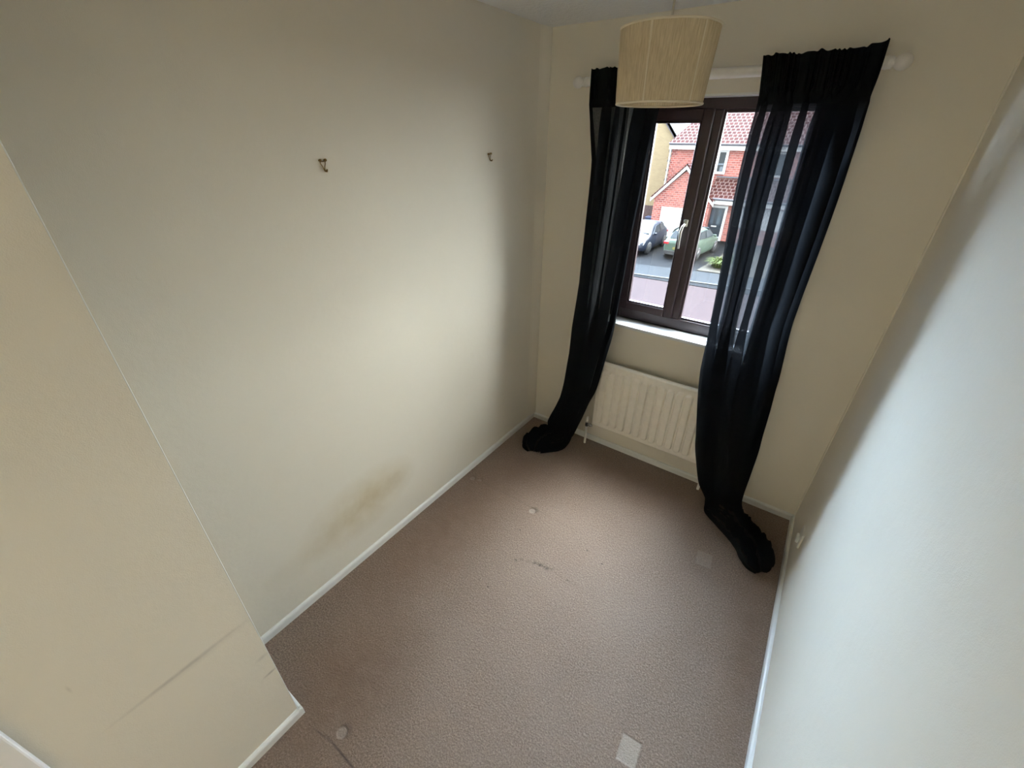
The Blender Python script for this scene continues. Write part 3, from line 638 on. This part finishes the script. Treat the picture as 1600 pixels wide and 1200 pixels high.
def leaf_bush(name, c, R_, n, label, cat, mat, up=False):
    rnd = random.Random(n); mb_ = MB()
    for k in range(n):
        if up:
            a = rnd.uniform(0, 2*PI); r0 = rnd.uniform(0, R_*.35); ln = rnd.uniform(.5, 1)*R_; lean = rnd.uniform(.2, 1.0); wd = .02+.02*rnd.random()
            b0 = Vector((c[0]+r0*math.cos(a), c[1]+r0*math.sin(a), c[2])); dr_ = Vector((math.cos(a)*lean, math.sin(a)*lean, 1)).normalized(); tn = Vector((-math.sin(a), math.cos(a), 0))*wd
            mid_ = b0+dr_*ln*.6; tip = mid_+Vector((math.cos(a)*ln*.45, math.sin(a)*ln*.45, -.05*ln))
            mb_.add([b0-tn, b0+tn, mid_+tn*.8, mid_-tn*.8, tip], [(0, 1, 2, 3), (3, 2, 4)])
        else:
            d_ = Vector((rnd.gauss(0, 1), rnd.gauss(0, 1), rnd.gauss(0, 1))).normalized()*R_*rnd.uniform(.6, 1); q = Vector(c)+Vector((d_.x, d_.y, abs(d_.z)*1.2)); s1 = Vector((rnd.uniform(-1, 1), rnd.uniform(-1, 1), rnd.uniform(-1, 1))).normalized()*.09; s2 = s1.orthogonal().normalized()*.05
            mb_.add([q-s1, q+s2, q+s1, q-s2], [(0, 1, 2, 3)])
    return tag(mb_.build(name, mat, recalc=False), label, cat)
leaf_bush('leafy_shrub', (-9.75, 27.6, G), .6, 420, 'small yellow green shrub at the foot of the buff brick house', 'shrub', M['shrub'])
leaf_bush('grass_clump', (-2.35, 20.9, G), .85, 260, 'pale green grass clump in the bed beside the driveway', 'grass', M['grass'], True)
leaf_bush('grass_clump', (-1.75, 22.4, G), .8, 200, 'pale green grass clump further back in the bed, beside the house', 'grass', M['grass'], True)

# cars: lofted body sections, dark glass, wheels, lamps
def car(name, loc, rz, paint, label, rear_lamps_plate=True, L_=4.1, Wd=1.76):
    t = bpy.data.objects.new(name, None); COL.objects.link(t); tag(t, label, 'car')
    # profile stations from rear (y=0) to front (y=L_); z of belt, z of roof, half widths
    st = [(0, .34, .78, .78, .70), (.06, .22, .92, .92, .78), (.25, .18, .96, .99, .84), (.7, .17, .98, 1.36, .875), (1.1, .17, .96, 1.44, .88), (1.9, .17, .93, 1.46, .88), (2.45, .17, .91, 1.36, .88), (3.05, .18, .88, .98, .87), (3.3, .18, .84, .90, .86), (3.85, .22, .70, .74, .80), (4.02, .26, .58, .60, .72), (4.1, .34, .45, .46, .60)]
    rows_ = []
    for y, z0, zb, zr, hw in st:
        y = y/4.1*L_; tw = hw*(.72 if zr > zb+.15 else .86)
        cs_ = [(-hw*.9, z0), (-hw, z0+.12), (-hw*1.0, (z0+zb)*.55), (-hw*.96, zb), (-tw-.02, zb+(zr-zb)*.7), (-tw*.86, zr-.01), (-tw*.4, zr+.025 if zr > zb+.1 else zr+.03), (tw*.4, zr+.025 if zr > zb+.1 else zr+.03), (tw*.86, zr-.01), (tw+.02, zb+(zr-zb)*.7), (hw*.96, zb), (hw, (z0+zb)*.55), (hw, z0+.12), (hw*.9, z0)]
        rows_.append([Vector((x, y, z)) for x, z in cs_])
    mb_ = MB().grid(rows_); n_ = len(rows_[0])
    mb_.add(rows_[0], [tuple(range(n_))]); mb_.add(rows_[-1], [tuple(range(n_))[::-1]])
    mb_.add([r_[0] for r_ in rows_]+[r_[-1] for r_ in rows_], [(i, i+1, len(rows_)+i+1, len(rows_)+i) for i in range(len(rows_)-1)])
    bo = mb_.build('body', paint, t); bo.modifiers.new('s', 'SUBSURF').levels = 1; bo.modifiers['s'].render_levels = 1
    k = L_/4.1
    for sx in (-1, 1):
        MB().add([(sx*x, y*k, z) for x, y, z in ((.79, .75, 1.02), (.70, .95, 1.34), (.70, 1.55, 1.38), (.80, 1.55, .99))]+[(sx*x, y*k, z) for x, y, z in ((.81, .75, 1.02), (.72, .95, 1.34), (.72, 1.55, 1.38), (.84, 1.55, .99))], [(4, 5, 6, 7), (0, 3, 2, 1), (0, 1, 5, 4), (1, 2, 6, 5), (2, 3, 7, 6), (3, 0, 4, 7)]).build('side_window', M['carglass'], t)
        MB().add([(sx*x, y*k, z) for x, y, z in ((.80, 1.63, .99), (.70, 1.63, 1.38), (.70, 2.2, 1.33), (.80, 2.75, .97))]+[(sx*x, y*k, z) for x, y, z in ((.84, 1.63, .99), (.72, 1.63, 1.38), (.72, 2.2, 1.33), (.83, 2.75, .97))], [(4, 5, 6, 7), (0, 3, 2, 1), (0, 1, 5, 4), (1, 2, 6, 5), (2, 3, 7, 6), (3, 0, 4, 7)]).build('side_window', M['carglass'], t)
        MB().box(sx*.92-.07, sx*.92+.07, 2.62*k, 2.74*k, .93, 1.04).build('wing_mirror', paint, t, bevel=.02)
        for y in (.72, 3.25):
            wl = MB().lathe([(0, -.1), (.2, -.1), (.31, -.09), (.315, 0), (.31, .09), (.2, .1), (0, .1)], (sx*.80, y*k, .315), 'x', 24).build('wheel', M['tyre'], t)
            MB().lathe([(0, sx*.108), (.08, sx*.112), (.19, sx*.104), (.2, sx*.09)], (sx*.80, y*k, .315), 'x', 12).build('wheel_trim', M['alloy'], wl)
        MB().box(sx*.66-.14, sx*.66+.14, -.02, .16, .72, .86).build('tail_lamp', M['redlamp'], t, bevel=.03)
        MB().add([(sx*x, y*k, z) for x, y, z in ((.45, 4.06, .52), (.74, 3.86, .52), (.78, 3.7, .72), (.52, 3.92, .66), (.45, 4.1, .56), (.76, 3.93, .56), (.80, 3.74, .75), (.52, 3.97, .70))], [(0, 1, 2, 3), (4, 7, 6, 5), (0, 4, 5, 1), (1, 5, 6, 2), (2, 6, 7, 3), (3, 7, 4, 0)]).build('headlamp', M['clearlamp'], t)
    MB().add([(x, y*k, z) for x, y, z in ((-.60, .24, 1.02), (.60, .24, 1.02), (.52, .58, 1.33), (-.52, .58, 1.33), (-.60, .2, 1.02), (.60, .2, 1.02), (.52, .54, 1.35), (-.52, .54, 1.35))], [(0, 3, 2, 1), (4, 5, 6, 7), (0, 1, 5, 4), (1, 2, 6, 5), (2, 3, 7, 6), (3, 0, 4, 7)]).build('rear_window', M['carglass'], t)
    MB().add([(x, y*k, z) for x, y, z in ((-.66, 3.02, 1.0), (.66, 3.02, 1.0), (.56, 2.46, 1.36), (-.56, 2.46, 1.36), (-.66, 3.05, 1.03), (.66, 3.05, 1.03), (.56, 2.5, 1.4), (-.56, 2.5, 1.4))], [(0, 3, 2, 1), (4, 5, 6, 7), (0, 1, 5, 4), (1, 2, 6, 5), (2, 3, 7, 6), (3, 0, 4, 7)]).build('windscreen', M['carglass'], t)
    if rear_lamps_plate: MB().box(-.26, .26, -.03, 0.0, .5, .61).build('number_plate', M['yplate'], t)
    MB().box(-.7, .7, -.04, .03, .2, .42).build('rear_bumper', M['tyre'], t, bevel=.03)
    MB().box(-.5, .5, 4.02*k, 4.13*k, .3, .42).build('grille', M['tyre'], t, bevel=.02)
    t.location = loc; t.rotation_euler = (0, 0, rz)
    return t
car('parked_car', (-4.62, 21.15, G+.02), math.radians(-6), M['cargreen'], 'dark grey green hatchback parked with its back and yellow plate to the road')
car('parked_car', (-7.1, 24.75, G+.02), math.radians(180), M['cardark'], 'dark blue car parked nose to the road, left of the garage door', False)
